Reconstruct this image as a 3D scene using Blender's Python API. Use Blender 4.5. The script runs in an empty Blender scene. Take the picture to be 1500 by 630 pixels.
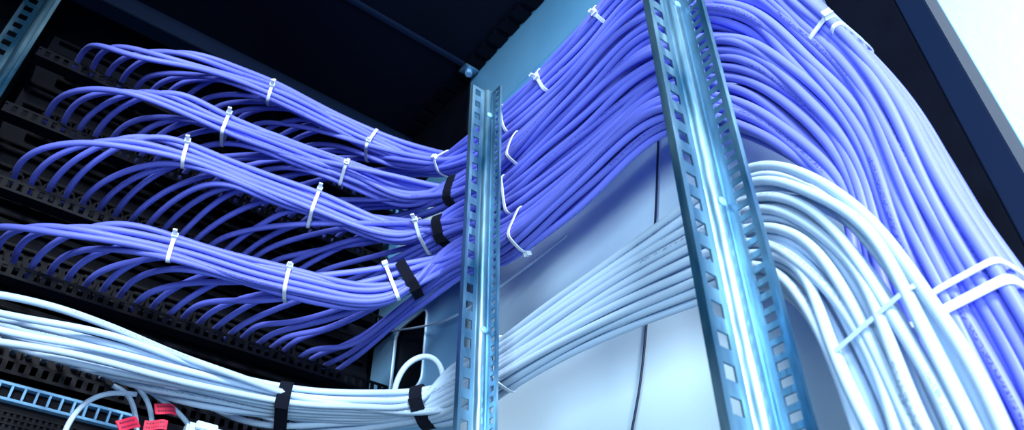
import bpy, bmesh, math, random
import numpy as np
from mathutils import Vector, Matrix
random.seed(11); np.random.seed(7)
col = bpy.context.scene.collection
sc = bpy.context.scene
sc.view_settings.view_transform = 'Standard'
# ---------------------------------------------------------------- camera model
F = 1138.0; PITCH = math.radians(39.7); YAW = math.radians(-37.2); CZ = 1.15
cp, sp = math.cos(PITCH), math.sin(PITCH); cy, sy = math.cos(-YAW), math.sin(-YAW)
def ray(px, py):
    r = px-750; u = 315-py
    fw = F*cp-u*sp; up = F*sp+u*cp
    return Vector((r*cy+fw*sy, -r*sy+fw*cy, up))
def PX(px, py, X):
    d = ray(px, py); p = d*(X/d.x); p.z += CZ; return p
def PY(px, py, Y):
    d = ray(px, py); p = d*(Y/d.y); p.z += CZ; return p
def proj(P):
    P = np.asarray(P); r = P[..., 0]*cy-P[..., 1]*sy; fw = P[..., 0]*sy+P[..., 1]*cy; z = P[..., 2]-CZ
    dep = fw*cp+z*sp; up = -fw*sp+z*cp
    return 750+F*r/dep, 315-F*up/dep
cam = bpy.data.cameras.new('camera'); co = bpy.data.objects.new('camera', cam); col.objects.link(co)
co.location = (0, 0, CZ); co.rotation_euler = (math.pi/2+PITCH, 0, YAW)
cam.sensor_width = 36; cam.lens = F/1500*36; cam.clip_start = .01
cam.dof.use_dof = True; cam.dof.focus_distance = .62; cam.dof.aperture_fstop = 14
sc.camera = co
# ---------------------------------------------------------------- materials
def mat(name, c, rough=.5, metal=0., spec=.5, noise=0., nscale=40., c2=None, bump=0., bscale=200., stretch=None):
    m = bpy.data.materials.new(name); m.use_nodes = True; nt = m.node_tree; b = nt.nodes['Principled BSDF']
    b.inputs['Roughness'].default_value = rough; b.inputs['Metallic'].default_value = metal
    b.inputs['Specular IOR Level'].default_value = spec
    b.inputs['Base Color'].default_value = (*c, 1)
    tc = nt.nodes.new('ShaderNodeTexCoord'); src = tc.outputs['Object']
    if stretch:
        mp = nt.nodes.new('ShaderNodeMapping'); mp.inputs['Scale'].default_value = stretch
        nt.links.new(src, mp.inputs['Vector']); src = mp.outputs[0]
    if c2 is not None:
        n = nt.nodes.new('ShaderNodeTexNoise'); n.inputs['Scale'].default_value = nscale; n.inputs['Detail'].default_value = 6
        nt.links.new(src, n.inputs['Vector'])
        r = nt.nodes.new('ShaderNodeValToRGB'); r.color_ramp.elements[0].position = .38; r.color_ramp.elements[1].position = .66
        r.color_ramp.elements[0].color = (*c, 1); r.color_ramp.elements[1].color = (*c2, 1)
        nt.links.new(n.outputs['Fac'], r.inputs['Fac']); nt.links.new(r.outputs['Color'], b.inputs['Base Color'])
    if bump:
        n = nt.nodes.new('ShaderNodeTexNoise'); n.inputs['Scale'].default_value = bscale
        nt.links.new(src, n.inputs['Vector'])
        bp = nt.nodes.new('ShaderNodeBump'); bp.inputs['Strength'].default_value = bump; bp.inputs['Distance'].default_value = .002
        nt.links.new(n.outputs['Fac'], bp.inputs['Height']); nt.links.new(bp.outputs['Normal'], b.inputs['Normal'])
    return m
def cable_mat(name, c, ink, rough):
    m = mat(name, c, rough, spec=.32); nt = m.node_tree; b = nt.nodes['Principled BSDF']; L = nt.links.new
    def math_(op, a, v=None, b2=None):
        n = nt.nodes.new('ShaderNodeMath'); n.operation = op
        for i, q in enumerate((a, v if b2 is None else b2)):
            if q is None: continue
            if isinstance(q, (int, float)): n.inputs[i].default_value = q
            else: L(q, n.inputs[i])
        return n.outputs[0]
    uv = nt.nodes.new('ShaderNodeTexCoord'); s = nt.nodes.new('ShaderNodeSeparateXYZ'); L(uv.outputs['UV'], s.inputs[0])
    oi = nt.nodes.new('ShaderNodeObjectInfo')
    v = math_('FRACT', math_('ADD', s.outputs['Y'], oi.outputs['Random']))
    inb = math_('MULTIPLY', math_('GREATER_THAN', v, .2), math_('LESS_THAN', v, .31))
    u = s.outputs['X']
    gate = math_('LESS_THAN', math_('FRACT', math_('ADD', math_('MULTIPLY', u, 4.0), math_('MULTIPLY', oi.outputs['Random'], 7.0))), .38)
    cmb = nt.nodes.new('ShaderNodeCombineXYZ'); L(math_('MULTIPLY', u, 900.0), cmb.inputs[0]); L(math_('MULTIPLY', v, 22.0), cmb.inputs[1]); L(oi.outputs['Random'], cmb.inputs[2])
    n = nt.nodes.new('ShaderNodeTexNoise'); n.inputs['Scale'].default_value = 1.0; L(cmb.outputs[0], n.inputs['Vector'])
    ch = math_('GREATER_THAN', n.outputs['Fac'], .52)
    mask = math_('MULTIPLY', math_('MULTIPLY', inb, gate), ch)
    mix = nt.nodes.new('ShaderNodeMix'); mix.data_type = 'RGBA'
    hsv = nt.nodes.new('ShaderNodeHueSaturation'); hsv.inputs['Color'].default_value = (*c, 1)
    L(math_('ADD', math_('MULTIPLY', oi.outputs['Random'], .25), .87), hsv.inputs['Value'])
    L(mask, mix.inputs['Factor']); L(hsv.outputs[0], mix.inputs['A']); mix.inputs['B'].default_value = (*ink, 1)
    L(mix.outputs['Result'], b.inputs['Base Color'])
    return m
M = dict(
 blue=cable_mat('violet_jacket', (.145, .180, .76), (.05, .06, .38), .46),
 white=cable_mat('pale_jacket', (.45, .61, .80), (.2, .3, .45), .52),
 tie=mat('nylon', (.74, .84, .92), .35),
 velcro=mat('hook_and_loop', (.003, .005, .014), .95, bump=.6, bscale=900, spec=.2),
 steel=mat('zinc_steel', (.02, .10, .20), .36, .8, c2=(.26, .48, .64), nscale=30, bump=1.0, bscale=70, stretch=(1, 1, .22)),
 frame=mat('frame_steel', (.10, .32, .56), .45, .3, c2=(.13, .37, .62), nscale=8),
 plate=mat('plate_steel', (.16, .40, .66), .4, .2, c2=(.22, .46, .72), nscale=12),
 wall=mat('panel_paint', (.64, .86, .99), .5, c2=(.68, .89, 1.0), nscale=4),
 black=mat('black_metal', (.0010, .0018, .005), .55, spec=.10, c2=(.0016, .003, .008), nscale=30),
 bar=mat('black_gloss_metal', (.0010, .0020, .005), .45, spec=.14, c2=(.0014, .0028, .008), nscale=30),
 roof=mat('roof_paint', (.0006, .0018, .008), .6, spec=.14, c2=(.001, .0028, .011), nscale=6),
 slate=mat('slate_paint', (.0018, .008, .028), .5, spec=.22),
 plastic=mat('black_plastic', (.0012, .002, .005), .45, spec=.10),
 clear=mat('clear_nylon', (.44, .60, .79), .5),
 red=mat('red_label', (.55, .015, .06), .5),
 ink=mat('print_ink', (.16, .01, .03), .6),
 room=mat('room_plaster', (.72, .82, .90), .9, bump=.8, bscale=40),
 floor=mat('floor_paint', (.2, .25, .33), .6),
 wire=mat('black_wire', (.005, .01, .04), .5),
)
# ---------------------------------------------------------------- builders
def tag(o, label=None, cat=None, group=None, kind=None):
    if label: o['label'] = label
    if cat: o['category'] = cat
    if group: o['group'] = group
    if kind: o['kind'] = kind
    return o
def empty(name, loc, *t):
    o = bpy.data.objects.new(name, None); o.empty_display_size = .02; o.location = loc; col.objects.link(o); tag(o, *t); return o
def link(name, me, m, parent=None, world=True):
    o = bpy.data.objects.new(name, me); me.materials.append(m); col.objects.link(o)
    if parent:
        o.parent = parent
        if world: me.transform(Matrix.Translation(-Vector(root_loc(parent))))
    return o
def root_loc(p):
    l = Vector(p.location)
    while p.parent: p = p.parent; l += p.location
    return l
def bm_box(bm, x0, x1, y0, y1, z0, z1, mtx=None):
    r = bmesh.ops.create_cube(bm, size=1)['verts']
    for v in r:
        v.co = Vector((x0+(v.co.x+.5)*(x1-x0), y0+(v.co.y+.5)*(y1-y0), z0+(v.co.z+.5)*(z1-z0)))
        if mtx: v.co = mtx @ v.co
def boxes(name, bl, m, parent=None, bev=.0008, mtx=None):
    bm = bmesh.new()
    for b in bl: bm_box(bm, *b, mtx=mtx)
    if bev: bmesh.ops.bevel(bm, geom=bm.edges[:], offset=bev, segments=2, affect='EDGES', clamp_overlap=True)
    me = bpy.data.meshes.new(name); bm.to_mesh(me); bm.free()
    return link(name, me, m, parent)
def Z(h): return h+CZ
def resample(P, step):
    d = np.r_[0, np.cumsum(np.linalg.norm(np.diff(P, axis=0), axis=1))]
    n = max(4, int(d[-1]/step)); t = np.linspace(0, d[-1], n+1)
    return np.stack([np.interp(t, d, P[:, i]) for i in range(3)], 1)
def catmull(P, n=14):
    P = [np.array(p, float) for p in P]; Q = [2*P[0]-P[1]]+P+[2*P[-1]-P[-2]]; out = []
    for i in range(1, len(Q)-2):
        p0, p1, p2, p3 = Q[i-1:i+3]
        d = [max(np.linalg.norm(b-a), 1e-5)**.5 for a, b in ((p0, p1), (p1, p2), (p2, p3))]
        m1 = (p1-p0)/d[0]-(p2-p0)/(d[0]+d[1])+(p2-p1)/d[1]
        m2 = (p2-p1)/d[1]-(p3-p1)/(d[1]+d[2])+(p3-p2)/d[2]
        m1 *= d[1]; m2 *= d[1]
        for k in range(n):
            t = k/n
            out.append((2*t**3-3*t*t+1)*p1+(t**3-2*t*t+t)*m1+(-2*t**3+3*t*t)*p2+(t**3-t*t)*m2)
    out.append(P[-1]); return np.array(out)
def smooth(P, it):
    P = P.copy()
    for _ in range(it): P[1:-1] = .25*P[:-2]+.5*P[1:-1]+.25*P[2:]
    return P
def tube(name, P, rad, m, parent=None, sides=10):
    n = len(P); T = np.gradient(P, axis=0); T /= np.linalg.norm(T, axis=1)[:, None]
    up = np.array([0, 0, 1.]) if abs(T[0][2]) < .9 else np.array([1., 0, 0])
    u = np.cross(T[0], up); u /= np.linalg.norm(u)
    ang = np.linspace(0, 2*math.pi, sides, endpoint=False); V = []
    for i in range(n):
        u = u-T[i]*np.dot(u, T[i]); u /= np.linalg.norm(u); w = np.cross(T[i], u)
        V.append(P[i]+rad*(np.cos(ang)[:, None]*u+np.sin(ang)[:, None]*w))
    V = np.concatenate(V); fc = []; uvs = []
    L = np.r_[0, np.cumsum(np.linalg.norm(np.diff(P, axis=0), axis=1))]
    for i in range(n-1):
        for j in range(sides):
            k = (j+1) % sides
            fc.append((i*sides+j, i*sides+k, (i+1)*sides+k, (i+1)*sides+j))
            uvs += [(L[i], j/sides), (L[i], (j+1)/sides), (L[i+1], (j+1)/sides), (L[i+1], j/sides)]
    fc.append(tuple(range(sides))[::-1]); fc.append(tuple((n-1)*sides+j for j in range(sides)))
    uvs += [(0, .9)]*(2*sides)
    c0 = P[0]
    me = bpy.data.meshes.new(name); me.from_pydata((V-(c0 if parent is None else 0)).tolist(), [], fc)
    uvl = me.uv_layers.new(name='UVMap'); uvl.data.foreach_set('uv', np.array(uvs).ravel())
    me.polygons.foreach_set('use_smooth', [True]*len(me.polygons)); me.update()
    o = link(name, me, m, parent)
    if parent is None: o.location = c0
    return o
# ---------------------------------------------------------------- the setting
def struct(name, b, m): o = boxes(name, [b], m, None, 0); o['kind'] = 'structure'; return o
struct('floor', (-2.2, 1.5, -2.2, 2.2, -.05, 0), M['floor'])
struct('wall_right', (1.4, 1.5, -2.2, 2.2, 0, 3.2), M['room'])
# ---------------------------------------------------------------- cabinet
cab = empty('server_cabinet', (.1, .4, 0), 'open server cabinet with pale side panel, black roof and slate frame', 'cabinet')
H = .865
boxes('side_panel', [(.41, .416, .10, .84, .06, Z(H))], M['wall'], cab)
boxes('left_side_panel', [(-.235, -.229, .10, .9, .06, Z(H))], M['roof'], cab)
boxes('front_door', [(-.23, .41, .885, .9, .06, Z(H))], M['black'], cab)
boxes('roof_panel', [(-.235, .43, .02, .9, Z(H), Z(H)+.012)], M['roof'], cab)
boxes('roof_brace', [(-.23, .405, .600, .606, Z(H)-.008, Z(H)-.0002)], M['slate'], cab)
boxes('roof_front_beam', [(-.23, .405, .775, .78, Z(H)-.03, Z(H)-.0002), (-.23, .405, .78, .80, Z(H)-.03, Z(H)-.026)], M['slate'], cab)
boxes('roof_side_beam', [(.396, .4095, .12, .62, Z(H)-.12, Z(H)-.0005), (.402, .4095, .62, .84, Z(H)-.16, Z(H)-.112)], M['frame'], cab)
boxes('shaded_side_beam', [(.394, .4095, .6205, .84, Z(H)-.111, Z(H)-.0005)], M['black'], cab)  # far stretch of the side beam, its shade put into the black colour
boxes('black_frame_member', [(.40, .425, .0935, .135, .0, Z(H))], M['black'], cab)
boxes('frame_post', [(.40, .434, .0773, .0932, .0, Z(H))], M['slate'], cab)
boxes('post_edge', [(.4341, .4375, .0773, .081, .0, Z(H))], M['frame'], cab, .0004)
boxes('base_plinth', [(-.235, .43, .08, .9, .0, .06)], M['black'], cab)
boxes('corner_upright', [(.394, .409, .81, .84, .06, Z(H)-.03)], M['frame'], cab)
boxes('dark_slot_backing', [(.391, .3935, .62, .84, Z(.30), Z(.60))], M['black'], cab)  # black sheet added behind the plate's slot so the opening looks shaded
boxes('roof_side_ledge', [(.372, .396, .14+.026*i, .158+.026*i, Z(H)-.006, Z(H)-.0002) for i in range(24)], M['black'], cab, .0005)
def slotted_plate():
    bm = bmesh.new(); x = .3865
    y0, y1, z0, z1 = .60, .800, .22, .60
    a = [(y0, z0), (y1, z0), (y1, z1), (y0, z1)]
    hole = []
    for cx_, cz_, a0 in ((.732, .487, 0), (.684, .487, 90), (.684, .412, 180), (.732, .412, 270)):
        for k in range(6):
            t = math.radians(a0+k*18); hole.append((cx_+.012*math.cos(t), cz_+.012*math.sin(t)))
    vo = [bm.verts.new((x, p[0], Z(p[1]))) for p in a]; vi = [bm.verts.new((x, p[0], Z(p[1]))) for p in hole]
    e = [bm.edges.new((vo[i], vo[(i+1) % 4])) for i in range(4)]+[bm.edges.new((vi[i], vi[(i+1) % 24])) for i in range(24)]
    bmesh.ops.triangle_fill(bm, edges=e, use_beauty=True)
    g = bmesh.ops.extrude_face_region(bm, geom=bm.faces[:])
    for v in g['geom']:
        if isinstance(v, bmesh.types.BMVert): v.co.x += .002
    bmesh.ops.recalc_face_normals(bm, faces=bm.faces[:])
    me = bpy.data.meshes.new('slotted_plate'); bm.to_mesh(me); bm.free(); o = link('slotted_plate', me, M['plate'], cab)
    ring = [(x-.0008, p[0], Z(p[1])) for p in hole]; ring = np.array(ring+ring[:1]); tube('slot_rim', resample(ring, .003), .0013, M['wall'], cab, 6)
slotted_plate()
def bolt(p, label):
    t = empty('roof_bolt', p, label, 'bolt')
    boxes('clip', [(p.x-.011, p.x+.011, p.y-.009, p.y+.009, p.z-.003, p.z)], M['steel'], t)
    bm = bmesh.new(); bmesh.ops.create_cone(bm, cap_ends=True, segments=6, radius1=.005, radius2=.005, depth=.007, matrix=Matrix.Translation(p+Vector((0, 0, -.0065))))
    me = bpy.data.meshes.new('hex_head'); bm.to_mesh(me); bm.free(); link('hex_head', me, M['plate'], t)
bolt(Vector((.382, .604, Z(H)-.0082)), 'shiny hex bolt and clip at right end of roof brace, above the centre rail')
bolt(Vector((.378, .780, Z(H)-.0302)), 'small bolt and clip in the far roof corner above the topmost blue bundle')
# ---------------------------------------------------------------- rails
def rail(name, ox, oy, z0, z1, label, wl=1., ws=1., rb=1., bolts=()):
    prof = [(-.027*wl, .005), (-.027*wl, 0), (-.0226*wl, 0), (-.0136*wl, 0), (-.0085*rb, 0), (-.0078*rb, -.0030*rb), (-.0055*rb, -.0058*rb), (-.003*rb, -.0066*rb), (.000*rb, -.0066*rb), (.0028*rb, -.0056*rb), (.0045*rb, -.0035*rb), (.0045*rb, -.009*rb-.001*ws), (.0045*rb, -.009*rb-.004*ws), (.0045*rb, -.009*rb-.0130*ws), (.0045*rb, -.009*rb-.018*ws), (.0045*rb+.004*ws, -.009*rb-.0185*ws)]
    per = .015875; cuts = [0, .0016, .0038, .0062, .0095, .0119, .0141]
    zs = []; z = z0
    while z < z1:
        zs += [z+c for c in cuts]; z += per
    zs.append(z)
    bm = bmesh.new(); g = [[bm.verts.new((ox+p[0], oy+p[1], zz)) for p in prof] for zz in zs]
    for i in range(len(zs)-1):
        mid = ((zs[i]+zs[i+1])/2-z0) % per
        for j in range(len(prof)-1):
            if j == 2 and .0038 < mid < .0119: continue
            if j == 12 and (.0016 < mid < .0062 or .0095 < mid < .0141): continue
            f = bm.faces.new((g[i][j], g[i][j+1], g[i+1][j+1], g[i+1][j])); f.smooth = 4 <= j <= 9
    loose = [v for v in bm.verts if not v.link_faces]; bmesh.ops.delete(bm, geom=loose, context='VERTS')
    t = empty(name, (ox, oy, z0), label, 'rail')
    me = bpy.data.meshes.new('rail_profile'); bm.to_mesh(me); bm.free()
    o = link('rail_profile', me, M['steel'], t); s = o.modifiers.new('s', 'SOLIDIFY'); s.thickness = .0012
    for h in bolts:
        bm = bmesh.new(); bmesh.ops.create_uvsphere(bm, u_segments=12, v_segments=6, radius=.0030, matrix=Matrix.Translation((ox-.001, oy-.0068*rb, Z(h))) @ Matrix.Diagonal((1, .45, 1, 1)))
        me = bpy.data.meshes.new('screw'); bm.to_mesh(me); bm.free(); link('screw', me, M['plate'], t)
    return t
rail('mounting_rail', .283, .410, .08, Z(.555), 'smaller perforated zinc mounting rail in the centre, its top end visible', .66, .50, .65, bolts=(.53, .3))
rail('mounting_rail', .270, .181, .08, Z(.60), 'wide near perforated zinc mounting rail running off the top and bottom edges', .85, .72, .8, bolts=(.43, .26))
rail('mounting_rail', -.105, .790, .08, Z(.84), 'zinc mounting rail at the far left end of the patch panels')
# ---------------------------------------------------------------- patch panels
ROWH = [.71, .621, .533, .445, .357]
DY = .030
def patch_panel(h, label):
    t = empty('patch_panel', (.155, .775+DY, Z(h)), label, 'patch panel', 'black patch panels')
    boxes('face_plate', [(-.088, .384, .774+DY, .777+DY, Z(h)-.022, Z(h)+.022)], M['black'], t)
    boxes('housing', [(-.062, .345, .760+DY, .7738+DY, Z(h)-.014, Z(h)+.016)], M['plastic'], t)
    bl = []; x = -.085; yb = .745
    z0 = Z(h)-.033
    bl += [(-.088, .384, yb, yb+.0015, z0, z0+.003), (-.088, .384, yb, yb+.0015, z0+.011, z0+.014)]
    while x < .38: bl.append((x, x+.0045, yb, yb+.0015, z0+.003, z0+.011)); x += .0095
    bl += [(-.088, -.085, yb+.0015, .774+DY, z0, z0+.014), (.381, .384, yb+.0015, .774+DY, z0, z0+.014), (-.085, .381, yb+.0015, yb+.016, z0, z0+.0015)]
    boxes('cable_support_bar', bl, M['bar'], t, 0)
    for k in range(24):
        x = -.05+.0165*k
        boxes('port_block', [(x-.0068, x+.0068, .744+DY, .7598+DY, Z(h)-.009, Z(h)+.010), (x-.005, x+.005, .738+DY, .744+DY, Z(h)+.004, Z(h)+.008)], M['plastic'], t, .0006)
names = ['topmost', 'second from top', 'third from top', 'fourth from top, lowest one carrying blue cables', 'lowest, feeding the pale white cables']
for h, nm in zip(ROWH, names): patch_panel(h, 'black patch panel, '+nm)
for i in range(5):
    h = ROWH[i]-.0445 if i < 4 else ROWH[0]+.045
    lab = ['slotted black blanking panel between the two topmost patch panels', 'slotted black blanking panel between the second and third patch panels', 'slotted black blanking panel between third and fourth patch panels', 'slotted black blanking panel above the white cable patch panel', 'slotted black blanking panel above the topmost blue row'][i]
    t = empty('blanking_panel', (.155, .78+DY, Z(h)), lab, 'blanking panel')
    boxes('panel_plate', [(-.088, .384, .778+DY, .781+DY, Z(h)-.0205, Z(h)+.0205)], M['black'], t)
    boxes('rib', [(-.08, .376, .770+DY, .778+DY, Z(h)-.012, Z(h)-.009)], M['bar'], t)
    boxes('rib', [(-.08, .376, .770+DY, .778+DY, Z(h)+.009, Z(h)+.012)], M['bar'], t)
sw = empty('network_switch', (.15, .76, Z(.29)), 'black network switch at bottom left with silver slotted strip and grille', 'switch')
boxes('body', [(-.088, .384, .745, .80, Z(.250), Z(.318))], M['black'], sw)
bl = [(-.085, .125, .738, .7448, Z(.298), Z(.3005)), (-.085, .125, .738, .7448, Z(.3115), Z(.314))]
for i in range(22): bl.append((-.085+.01*i, -.083+.01*i, .738, .7448, Z(.3005), Z(.3115)))
boxes('slotted_strip', bl, M['plate'], sw, .0003)
bl = []
for i in range(42): bl.append((-.08+.005*i, -.0775+.005*i, .7425, .7448, Z(.255), Z(.290)))
for i in range(8): bl.append((-.08, .13, .742, .7448, Z(.255+.005*i), Z(.2565+.005*i)))
boxes('grille', bl, M['bar'], sw, 0)
# ---------------------------------------------------------------- blue cables
R = .0031
stT = [(672, 215, 672, 405), (745, 160, 735, 392), (850, 50, 850, 310), (940, -40, 975, 198), (1090, -75, 1080, 195), (1195, 5, 1186, 248), (1300, 112, 1262, 335)]
TR = [(PX(a, b, .345), PX(c, d, .345)) for a, b, c, d in stT]
def rowpts(l): return [PY(*q) for q in l]
ROWS = [
 rowpts([(165, 86, .685), (250, 92, .675), (395, 140, .665), (543, 215, .655), (620, 240, .62)]),
 rowpts([(120, 132, .685), (210, 145, .675), (330, 196, .66), (505, 258, .645), (600, 292, .61)]),
 rowpts([(85, 206, .685), (200, 215, .675), (270, 239, .665), (460, 308, .645), (585, 352, .61)]),
 rowpts([(60, 340, .68), (160, 350, .675), (248, 373, .665), (422, 422, .64), (560, 438, .60)])]
def interp_at_x(pts, x, ext=False):
    if ext and x < pts[0].x:
        a, b = pts[0], pts[1]; return a.lerp(b, (x-a.x)/(b.x-a.x))
    for a, b in zip(pts[:-1], pts[1:]):
        if a.x <= x <= b.x: return a.lerp(b, (x-a.x)/(b.x-a.x))
    return None
def finish(ctrl, it=10, wob=.0013):
    P = resample(catmull(ctrl), .006); P = smooth(P, it); n = len(P)
    env = np.clip(np.minimum(np.arange(n), n-1-np.arange(n))/15, 0, 1)
    for c in range(3):
        ph = np.random.rand(3)*6.28; s = np.arange(n)*.006
        P[:, c] += env*wob*(np.sin(s*26+ph[0])+.4*np.sin(s*55+ph[1]))*.7
    return P
cables = {}
rowlab = ['violet-blue network cable in the topmost bundle, fanning out of the topmost patch panel',
          'violet-blue network cable in the second bundle from the top of the blue rows',
          'violet-blue network cable in the third bundle from the top of the blue rows',
          'violet-blue network cable in the lowest blue bundle, just above the pale white cables']
G = lambda s: random.gauss(0, s)
TW = [[0, .25, .75, .5, .2], [0, -.2, -.6, -.7, -.3], [0, .2, .6, .85, .35], [0, -.25, -.5, -.4, -.2]]
for r in range(4):
    cables[r] = []
    for k in range(24):
        i = r*6+k//4; l = k % 4
        x = -.05+.0165*k; h = ROWH[r]+random.uniform(-.005, .005)-.005; q = random.uniform(-1, 1)
        off = Vector((0, (k//4-2.5)*.0062, (l-1.5)*.0065))
        g_ = random.choice((.75, .9, 1.1, 1.35, 1.65)) if k > 2 else .95
        dep = off.y*.6
        c = [Vector((x, .747+DY, Z(h))), Vector((x-.001, .757, Z(h-.002))), Vector((x+.001*g_, .729+.003*q, Z(h-.003)))]
        b0 = interp_at_x(ROWS[r], x+.014*g_, True)
        if x+.05*g_ < .34 and b0: c.append(Vector((x+.014*g_, .702+.006*q+dep, (Z(h)*1.2+(b0.z+off.z)*.8)/2+.003*q)))
        if x+.06*g_ < .31:
            b = interp_at_x(ROWS[r], x+.052*g_, True)
            if b: c.append(b+off+Vector((0, -.001+.006*q, .004*q)))
        xj = x+.130*g_
        b = interp_at_x(ROWS[r], xj, True)
        if b: c.append(b+off)
        for p in ROWS[r]:
            if p.x > xj+.025: c.append(p+off+Vector((0, G(.0014), G(.0014))))
        if x > .27: c[-1] = c[-1].lerp(Vector((.33, .70, c[-1].z)), .4)
        for j, (a, bt) in enumerate(TR):
            jit = [.12, .15, .4, .5, .5, .45, .35][j]
            s = (i+.5+G(jit))/24; lx = (l-1.5)*.0070+G(.0006)
            if j == 0: lx *= .9
            if j < 5:
                sc_ = (r*6+3)/24; th = TW[r][j]
                u_ = (i+.5-r*6-3)*(.0066 if j else .0060)+G(jit*.005); v_ = lx
                un = u_*math.cos(th)-v_*math.sin(th); vn = u_*math.sin(th)+v_*math.cos(th)
                p = a.lerp(bt, sc_)+(bt-a).normalized()*un; p.x += vn*.9
            else:
                p = a.lerp(bt, s)+Vector((lx, 0, 0))
            if j >= 4: p.x += ((.333+(l*2+i % 2)*.0060)-p.x)*[.15, .35, .6][j-4]
            c.append(p)
        dd = l*2+i % 2; s = (i+.5)/24
        p7 = Vector((.345, .096, Z(.262))).lerp(Vector((.345, .160, Z(.200))), s)
        c.append(Vector((p7.x+(l-1.5)*.007+((.333+dd*.0060)-(.345+(l-1.5)*.007))*.85, p7.y, p7.z)))
        for hh in (.13, .03, -.1, -.4, -.9):
            c.append(Vector((.333+dd*.0060+G(.0006), .088+.072*s+G(.0006), Z(hh+(.5-s)*.06*(hh > 0)))))
        P = finish(c, 14); cables[r].append(P)
        o = tube('network_cable', P, R, M['blue'])
        tag(o, rowlab[r], 'cable', ['blue cables of the topmost bundle', 'blue cables of the second bundle', 'blue cables of the third bundle', 'blue cables of the lowest blue bundle'][r])
# ---------------------------------------------------------------- white cables
stW = [(655, 548, 650, 620, .322), (735, 508, 728, 574, .322), (860, 418, 855, 500, .322), (1003, 314, 1016, 440, .322), (1105, 246, 1122, 408, .318), (1200, 256, 1178, 452, .308),
       (1294, 324, 1208, 522, .298), (1376, 432, 1254, 636, .288), (1444, 562, 1296, 766, .28), (1526, 740, 1370, 934, .28)]
WT = [(PX(a, b, X), PX(c, d, X)) for a, b, c, d, X in stW]
WROW = rowpts([(-60, 505, .655), (0, 512, .65), (120, 534, .64), (250, 562, .635), (412, 594, .625), (520, 600, .59), (600, 597, .54)])
WSP = [.0105, .0105, .010, .0085, .0062, .0062, .0060]
RW = .0028
cables['w'] = []
for k in range(24):
    i = k//3; l = k % 3; q = random.uniform(-1, 1)
    x = -.115+.0130*k; h = ROWH[4]+random.uniform(-.002, .002)
    O = lambda j: Vector((0, (i-3.5)*WSP[j], (l-1)*WSP[j]*1.05))
    c = [Vector((max(x, -.083+.001*k), .747+DY, Z(h))), Vector((max(x, -.083+.001*k), .752, Z(h-.003)))]
    c.append(Vector((x+.006, .722+O(0).y*.3, Z(h-.008))))
    xj = x+.095+.008*q; b = interp_at_x(WROW, xj, True)
    if b: c.append(b+O(2)+Vector((0, G(.001), G(.001))))
    for j, p in enumerate(WROW):
        if p.x > xj+.03: c.append(p+O(j)+Vector((0, G(.0011), G(.0011)))*(j < 4))
    for j, (a, bt) in enumerate(WT):
        s = (i+.5+(l-1)*.33+G([.08, .08, .10, .14, .18][j] if j < 5 else .28))/8
        c.append(a.lerp(bt, s)+Vector(((l-1)*.0060+G(.0006 if j < 5 else .0012), 0, 0)))
    e = c[-1]; c.append(e+Vector((0, 0, -.25))); c.append(e+Vector((0, 0, -.75)))
    P = finish(c, 22, .0008); cables['w'].append(P)
    tag(tube('network_cable', P, RW, M['white']), 'pale white network cable in the single white bundle below the blue ones', 'cable', 'pale white cables of the bottom bundle')
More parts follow.
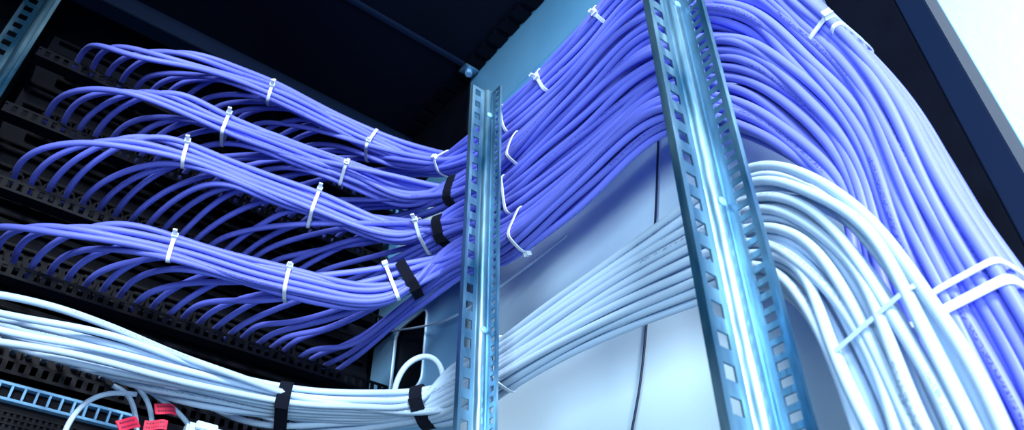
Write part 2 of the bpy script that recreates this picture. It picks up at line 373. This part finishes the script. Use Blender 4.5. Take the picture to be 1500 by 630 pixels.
# ---------------------------------------------------------------- ties and straps
def hull2(pts):
    pts = sorted(set(map(tuple, np.round(pts, 6))))
    def half(ps):
        h = []
        for p in ps:
            while len(h) >= 2 and (h[-1][0]-h[-2][0])*(p[1]-h[-2][1])-(h[-1][1]-h[-2][1])*(p[0]-h[-2][0]) <= 0: h.pop()
            h.append(p)
        return h
    a = half(pts); b = half(pts[::-1]); return np.array(a[:-1]+b[:-1])
def strap(name, cabs, px, py, label, cat, m, w=.0035, th=.0009, thr=40, group=None, headdir=None, parts=('band', 'head', 'tail'), tilt=0., tail=.006, grow=.0006):
    pts = []; tg = []
    for P in cabs:
        a, b = proj(P); dist = np.abs(a-px)+.35*np.abs(b-py); ok = (np.abs(b-py) < thr*1.6)
        if not ok.any(): continue
        dist = np.where(ok, dist, 1e9); j = int(np.argmin(dist)); j = min(max(j, 2), len(P)-3)
        if abs(a[j]-px) > 8+thr*.3 or abs(b[j]-py) > thr: continue
        pts.append(P[j]); tg.append((P[j+2]-P[j-2])/np.linalg.norm(P[j+2]-P[j-2]))
    if len(pts) < 2: print('STRAP EMPTY', label); return
    p0 = np.median(pts, axis=0); t = np.mean(tg, axis=0); t /= np.linalg.norm(t)
    viewd = p0-np.array([0, 0, CZ]); viewd /= np.linalg.norm(viewd)
    if tilt: t = t+tilt*viewd; t /= np.linalg.norm(t)
    u = np.cross(t, viewd); u /= np.linalg.norm(u)
    if proj(p0+u*.01)[1] > proj(p0)[1]: u = -u
    v = np.cross(t, u)
    if np.dot(v, viewd) > 0: v = -v
    q = []
    for P in cabs:
        d = (P-p0) @ t; near = np.linalg.norm(P-p0, axis=1) < .12
        if not near.any(): continue
        j = int(np.argmin(np.where(near, np.abs(d), 1e9)))
        if abs(d[j]) > .006: continue
        rel = P[j]-p0; a, b = rel @ u, rel @ v
        if math.hypot(a, b) > thr/F*np.linalg.norm(p0-np.array([0, 0, CZ]))*1.15: continue
        for k in range(12): q.append((a+(R+grow)*math.cos(k*.5236), b+(R+grow)*math.sin(k*.5236)))
    if len(q) < 12: print('STRAP EMPTY2', label); return
    hl = hull2(q); hl = np.vstack([hl, hl[:1]]); H3 = np.c_[hl, np.zeros(len(hl))]; hr = resample(H3, .0015)[:-1, :2]
    for _ in range(3): hr = .25*np.roll(hr, 1, 0)+.5*hr+.25*np.roll(hr, -1, 0)
    n = len(hr); tn = np.roll(hr, -1, 0)-np.roll(hr, 1, 0); nm = np.c_[tn[:, 1], -tn[:, 0]]; nm /= np.linalg.norm(nm, axis=1)[:, None]
    if np.mean(np.sum(nm*(hr-hr.mean(0)), 1)) < 0: nm = -nm
    root = empty(name, tuple(p0), label, cat, group)
    V = []; fc = []
    W3 = lambda a, s: a[0]*u+a[1]*v+s*t
    for i in range(n):
        a = hr[i]; o_ = a+nm[i]*th
        V += [W3(a, -w/2), W3(o_, -w/2), W3(o_, w/2), W3(a, w/2)]
    for i in range(n):
        k = (i+1) % n
        for j in range(4): fc.append((i*4+j, i*4+(j+1) % 4, k*4+(j+1) % 4, k*4+j))
    me = bpy.data.meshes.new(parts[0]); me.from_pydata([list(x) for x in V], [], fc); me.update()
    link(parts[0], me, m, root, False)
    bm = bmesh.new(); bm.from_mesh(me); bmesh.ops.recalc_face_normals(bm, faces=bm.faces[:]); bm.to_mesh(me); bm.free()
    if len(parts) == 1: return
    hd = np.array(headdir if headdir else (.75, .66))
    i = int(np.argmax(hr @ hd)); a = hr[i]; nn = nm[i]; tt = np.array([-nn[1], nn[0]])
    B = Matrix(((*(nn[0]*u+nn[1]*v), 0), (*(tt[0]*u+tt[1]*v), 0), (*t, 0), (0, 0, 0, 1))).transposed()
    B.translation = Vector(W3(a, 0))
    for c_ in range(3): B[3][c_] = 0
    def lb(nm_, bxs):
        bm = bmesh.new()
        for b_ in bxs: bm_box(bm, *b_, mtx=B)
        bmesh.ops.bevel(bm, geom=bm.edges[:], offset=.0005, segments=2, affect='EDGES', clamp_overlap=True)
        me = bpy.data.meshes.new(nm_); bm.to_mesh(me); bm.free(); link(nm_, me, m, root, False)
    if 'head' in parts:
        lb('head', [(.0002, .0034, -.0022, .0022, -w*.5-.0006, w*.5+.0006)])
        if tail: lb('tail', [(.0034, .0034+tail, -.0006, .0006, -w*.42, w*.42)])
    else:
        lb('overlap_tab', [(th*.6, th+.0010, -.005, .005, -w*.48, w*.48)])
T = lambda cabs, px, py, label, **k: strap('cable_tie', cabs, px, py, label, 'cable tie', M['tie'], **k)
V_ = lambda cabs, px, py, label, **k: strap('cable_strap', cabs, px, py, label, 'cable strap', M['velcro'], w=.011, th=.0015, parts=('band', 'overlap_tab'), **{**dict(headdir=(-.2, .9)), **k})
T(cables[0], 395, 132, 'white cable tie on the topmost blue bundle, leftmost of its three', thr=28)
T(cables[0], 543, 212, 'white cable tie on the topmost blue bundle, middle of its three', tail=.003, thr=32)
T(cables[0], 657, 232, 'white cable tie on the topmost blue bundle just left of the centre rail', tail=0)
T(cables[1], 330, 190, 'white cable tie on the second blue bundle, the one farther left', thr=28)
T(cables[1], 505, 254, 'white cable tie on the second blue bundle, the one farther right', tail=.002, thr=30)
T(cables[2], 270, 232, 'white cable tie on the third blue bundle, leftmost of its three', thr=28)
T(cables[2], 460, 301, 'white cable tie on the third blue bundle, middle of its three', thr=30)
T(cables[2], 618, 352, 'white cable tie on the third blue bundle beside the black strap', thr=34)
T(cables[3], 248, 364, 'white cable tie on the lowest blue bundle, leftmost of its three', thr=28)
T(cables[3], 422, 414, 'white cable tie on the lowest blue bundle, middle of its three', tail=.003, thr=30)
T(cables[3], 578, 434, 'white cable tie on the lowest blue bundle beside the black strap', tail=0, thr=32)
V_(cables[1], 668, 292, 'black hook-and-loop strap on the second blue bundle against the centre rail')
V_(cables[2], 648, 350, 'black hook-and-loop strap on the third blue bundle left of the centre rail', thr=34)
V_(cables[3], 605, 426, 'black hook-and-loop strap on the lowest blue bundle', thr=32)
V_(cables['w'], 412, 592, 'black hook-and-loop strap on the white bundle, farther left', thr=50)
V_(cables['w'], 618, 588, 'black hook-and-loop strap on the white bundle near the centre rail', thr=50)
T(cables[0][:20], 752, 188, 'white cable tie on the topmost blue cables directly right of the centre rail', thr=50, tail=0, w=.003, parts=('band',))
T(cables[1], 764, 234, 'white cable tie round second blue bundle directly right of the centre rail', thr=60, tail=0, headdir=(-.9, .4), w=.003)
T(cables[2], 755, 296, 'white cable tie round third blue bundle directly right of the centre rail', thr=60, tail=0, headdir=(-.9, .4), w=.003)
T(cables[3], 766, 340, 'white cable tie with low head round lowest blue bundle right of centre rail', thr=60, tail=0, headdir=(-.9, .4), w=.003)
T(cables[0][:16], 800, 115, 'white cable tie with upright head above the centre rail on upper blue cables', thr=70, headdir=(.7, .7))
T(cables[0][:10], 885, 42, 'white cable tie near the top edge on the uppermost blue cables', thr=60, headdir=(.7, .7), tail=.004)
T(cables[0], 1222, 72, 'white cable tie on the upper blue cables right of near rail, lower of two', thr=60, w=.0032, headdir=(.3, .9), tail=0)
T(cables[0][:8], 1248, 48, 'white cable tie on the upper blue cables right of near rail, upper of two', thr=60, w=.003, parts=('band',))
ALL = sum([cables[r] for r in range(4)], [])
T(ALL, 1440, 450, 'white cable tie round the whole blue trunk at the right edge, lower one', thr=190, w=.0046, parts=('band',))
T(cables[0]+cables[1], 1460, 368, 'white cable tie on the outer blue cables at the right edge, upper one', thr=130, w=.0030, parts=('band',))
T(cables['w'], 742, 535, 'white cable tie on the white bundle just right of the centre rail', thr=60, w=.003, parts=('band',))
strap('cable_tie', cables['w'], 1322, 440, 'pale cable tie round the white bundle where it bends down at right', 'cable tie', M['clear'], thr=130, w=.0026, th=.0002, parts=('band',), grow=-.0009)
# ---------------------------------------------------------------- loose bits
def loose(name, pts, rad, m, *t):
    P = smooth(resample(catmull(pts), .004), 3); return tag(tube(name, P, rad, m, None, 8), *t)
loose('thin_wire', [PX(966, 150, .404), PX(963, 240, .404), PX(960, 320, .404), PX(950, 440, .404), PX(938, 560, .404), PX(920, 660, .404)], .0010, M['wire'], 'thin black wire hanging down the pale side panel between the two rails', 'wire')
loose('thin_cable', [PX(545, 492, .383), PX(570, 486, .382), PX(620, 478, .38), PX(668, 462, .375), PX(760, 400, .39), PX(830, 345, .40)], .0013, M['white'], 'thin pale cable crossing above the slotted plate near the centre rail', 'cable')
loose('loop_cable', [PY(575, 600, .56), PY(580, 562, .55), PY(598, 532, .54), PY(625, 521, .53), PY(645, 535, .52), PY(650, 570, .52), PY(655, 600, .52)], .0026, M['white'], 'single pale white cable looping up above the white bundle by the centre rail', 'cable')
loose('loose_cable', [PY(-40, 428, .62), PY(0, 432, .62), PY(80, 450, .615), PY(160, 478, .61), PY(260, 520, .605), PY(350, 552, .60), PY(430, 580, .60), PY(520, 596, .575), PY(600, 604, .535), PY(660, 600, .505)], .003, M['white'], 'single pale white cable lying loose above the left half of the white bundle', 'cable')
hang = [([(165, 565), (185, 575), (196, 597), (202, 650)], 'leftmost one hanging straight down'),
        ([(200, 565), (215, 585), (222, 610), (222, 660)], 'passing behind the red tags'),
        ([(215, 570), (240, 588), (262, 605), (296, 650)], 'slanting down right of the red tags'),
        ([(200, 578), (160, 576), (125, 590), (98, 625), (85, 670)], 'arching down left past the silver strip')]
for pts, w in hang:
    loose('hanging_cable', [PY(a, b, .655) for a, b in pts], .0022, M['white'], 'thin white cable at lower left, '+w, 'cable')
def red_tag(px, py, ang, lab, W=.0095, tiltv=.3):
    p = PY(px, py, .637); t = empty('cable_label', p, lab, 'label')
    X_ = Vector((math.cos(ang), 0, math.sin(ang))); N = Vector((tiltv, -1, .25)).normalized(); X_ = (X_-N*X_.dot(N)).normalized(); Y_ = N.cross(X_)
    Hh, nseg = .0046, 12; g = []
    def surf(a): return .0014*math.sin(a/W*2.2+ang*4)
    bm = bmesh.new()
    for i in range(nseg+1):
        a = -W+2*W*i/nseg; zc = surf(a); sk = .0004*math.sin(a/W*3)
        g.append([bm.verts.new(X_*a+Y_*(b+sk)+N*(zc+.0004*s)) for b, s in ((-Hh, 1), (Hh, 1), (Hh, -1), (-Hh, -1))])
    for i in range(nseg):
        for j in range(4): bm.faces.new((g[i][j], g[i][(j+1) % 4], g[i+1][(j+1) % 4], g[i+1][j]))
    bm.faces.new(g[0]); bm.faces.new(g[-1][::-1]); bmesh.ops.recalc_face_normals(bm, faces=bm.faces[:])
    me = bpy.data.meshes.new('flag'); bm.to_mesh(me); bm.free(); link('flag', me, M['red'], t, False)
    bm = bmesh.new()
    for rr in (-1, 1):
        a = -W*.8
        while a < W*.7:
            w = random.choice((.0006, .0010, .0014))
            B = Matrix((X_, Y_, N)).transposed().to_4x4(); zc = surf(a+w/2); sk = .0004*math.sin(a/W*3)
            bm_box(bm, a, a+w, rr*.0019-.0006+sk, rr*.0019+.0006+sk, zc+.0002, zc+.0008, B); a += w+.0007
    me = bpy.data.meshes.new('print'); bm.to_mesh(me); bm.free(); link('print', me, M['ink'], t, False)
red_tag(243, 600, .35, 'red printed cable label, upper one of the red cluster at bottom left')
red_tag(188, 621, .65, 'red printed cable label at the lower left of the red cluster', .0105)
red_tag(228, 623, .05, 'red printed cable label, lower right one of the red cluster', .0085, -.2)
pc = PY(300, 630, .64); plug = empty('cable_plug', pc, 'pale plastic cable plug at the bottom edge right of the red labels', 'plug')
boxes('body', [(pc.x-.016, pc.x+.016, pc.y-.006, pc.y+.006, pc.z-.010, pc.z+.002)], M['clear'], plug, .002)
boxes('latch', [(pc.x-.010, pc.x+.008, pc.y-.009, pc.y-.0062, pc.z-.004, pc.z+.003)], M['white'], plug, .0008)
# ---------------------------------------------------------------- lights
def area(name, loc, tgt, sx, sy_, e, c):
    l = bpy.data.lights.new(name, 'AREA'); l.shape = 'RECTANGLE'; l.size = sx; l.size_y = sy_; l.energy = e; l.color = c
    o = bpy.data.objects.new(name, l); col.objects.link(o); o.location = loc
    o.rotation_euler = (Vector(tgt)-Vector(loc)).to_track_quat('-Z', 'Y').to_euler()
area('key_light', (-.50, -1.25, 2.1), (.1, .6, 1.6), .55, .5, 80, (.86, .94, 1))
area('fill_light', (-.9, -.45, 1.0), (.41, .35, 1.45), .6, .6, 22, (.66, .86, 1))
area('front_light', (-.2, -1.0, 1.2), (.1, .7, 1.65), .7, .7, 15, (.74, .89, 1))
area('room_light', (.8, -.9, 2.6), (1.4, .3, 2.2), .8, .8, 13, (.86, .94, 1))
w = bpy.data.worlds.new('world'); sc.world = w; w.use_nodes = True
w.node_tree.nodes['Background'].inputs[0].default_value = (.16, .46, 1, 1); w.node_tree.nodes['Background'].inputs[1].default_value = .2
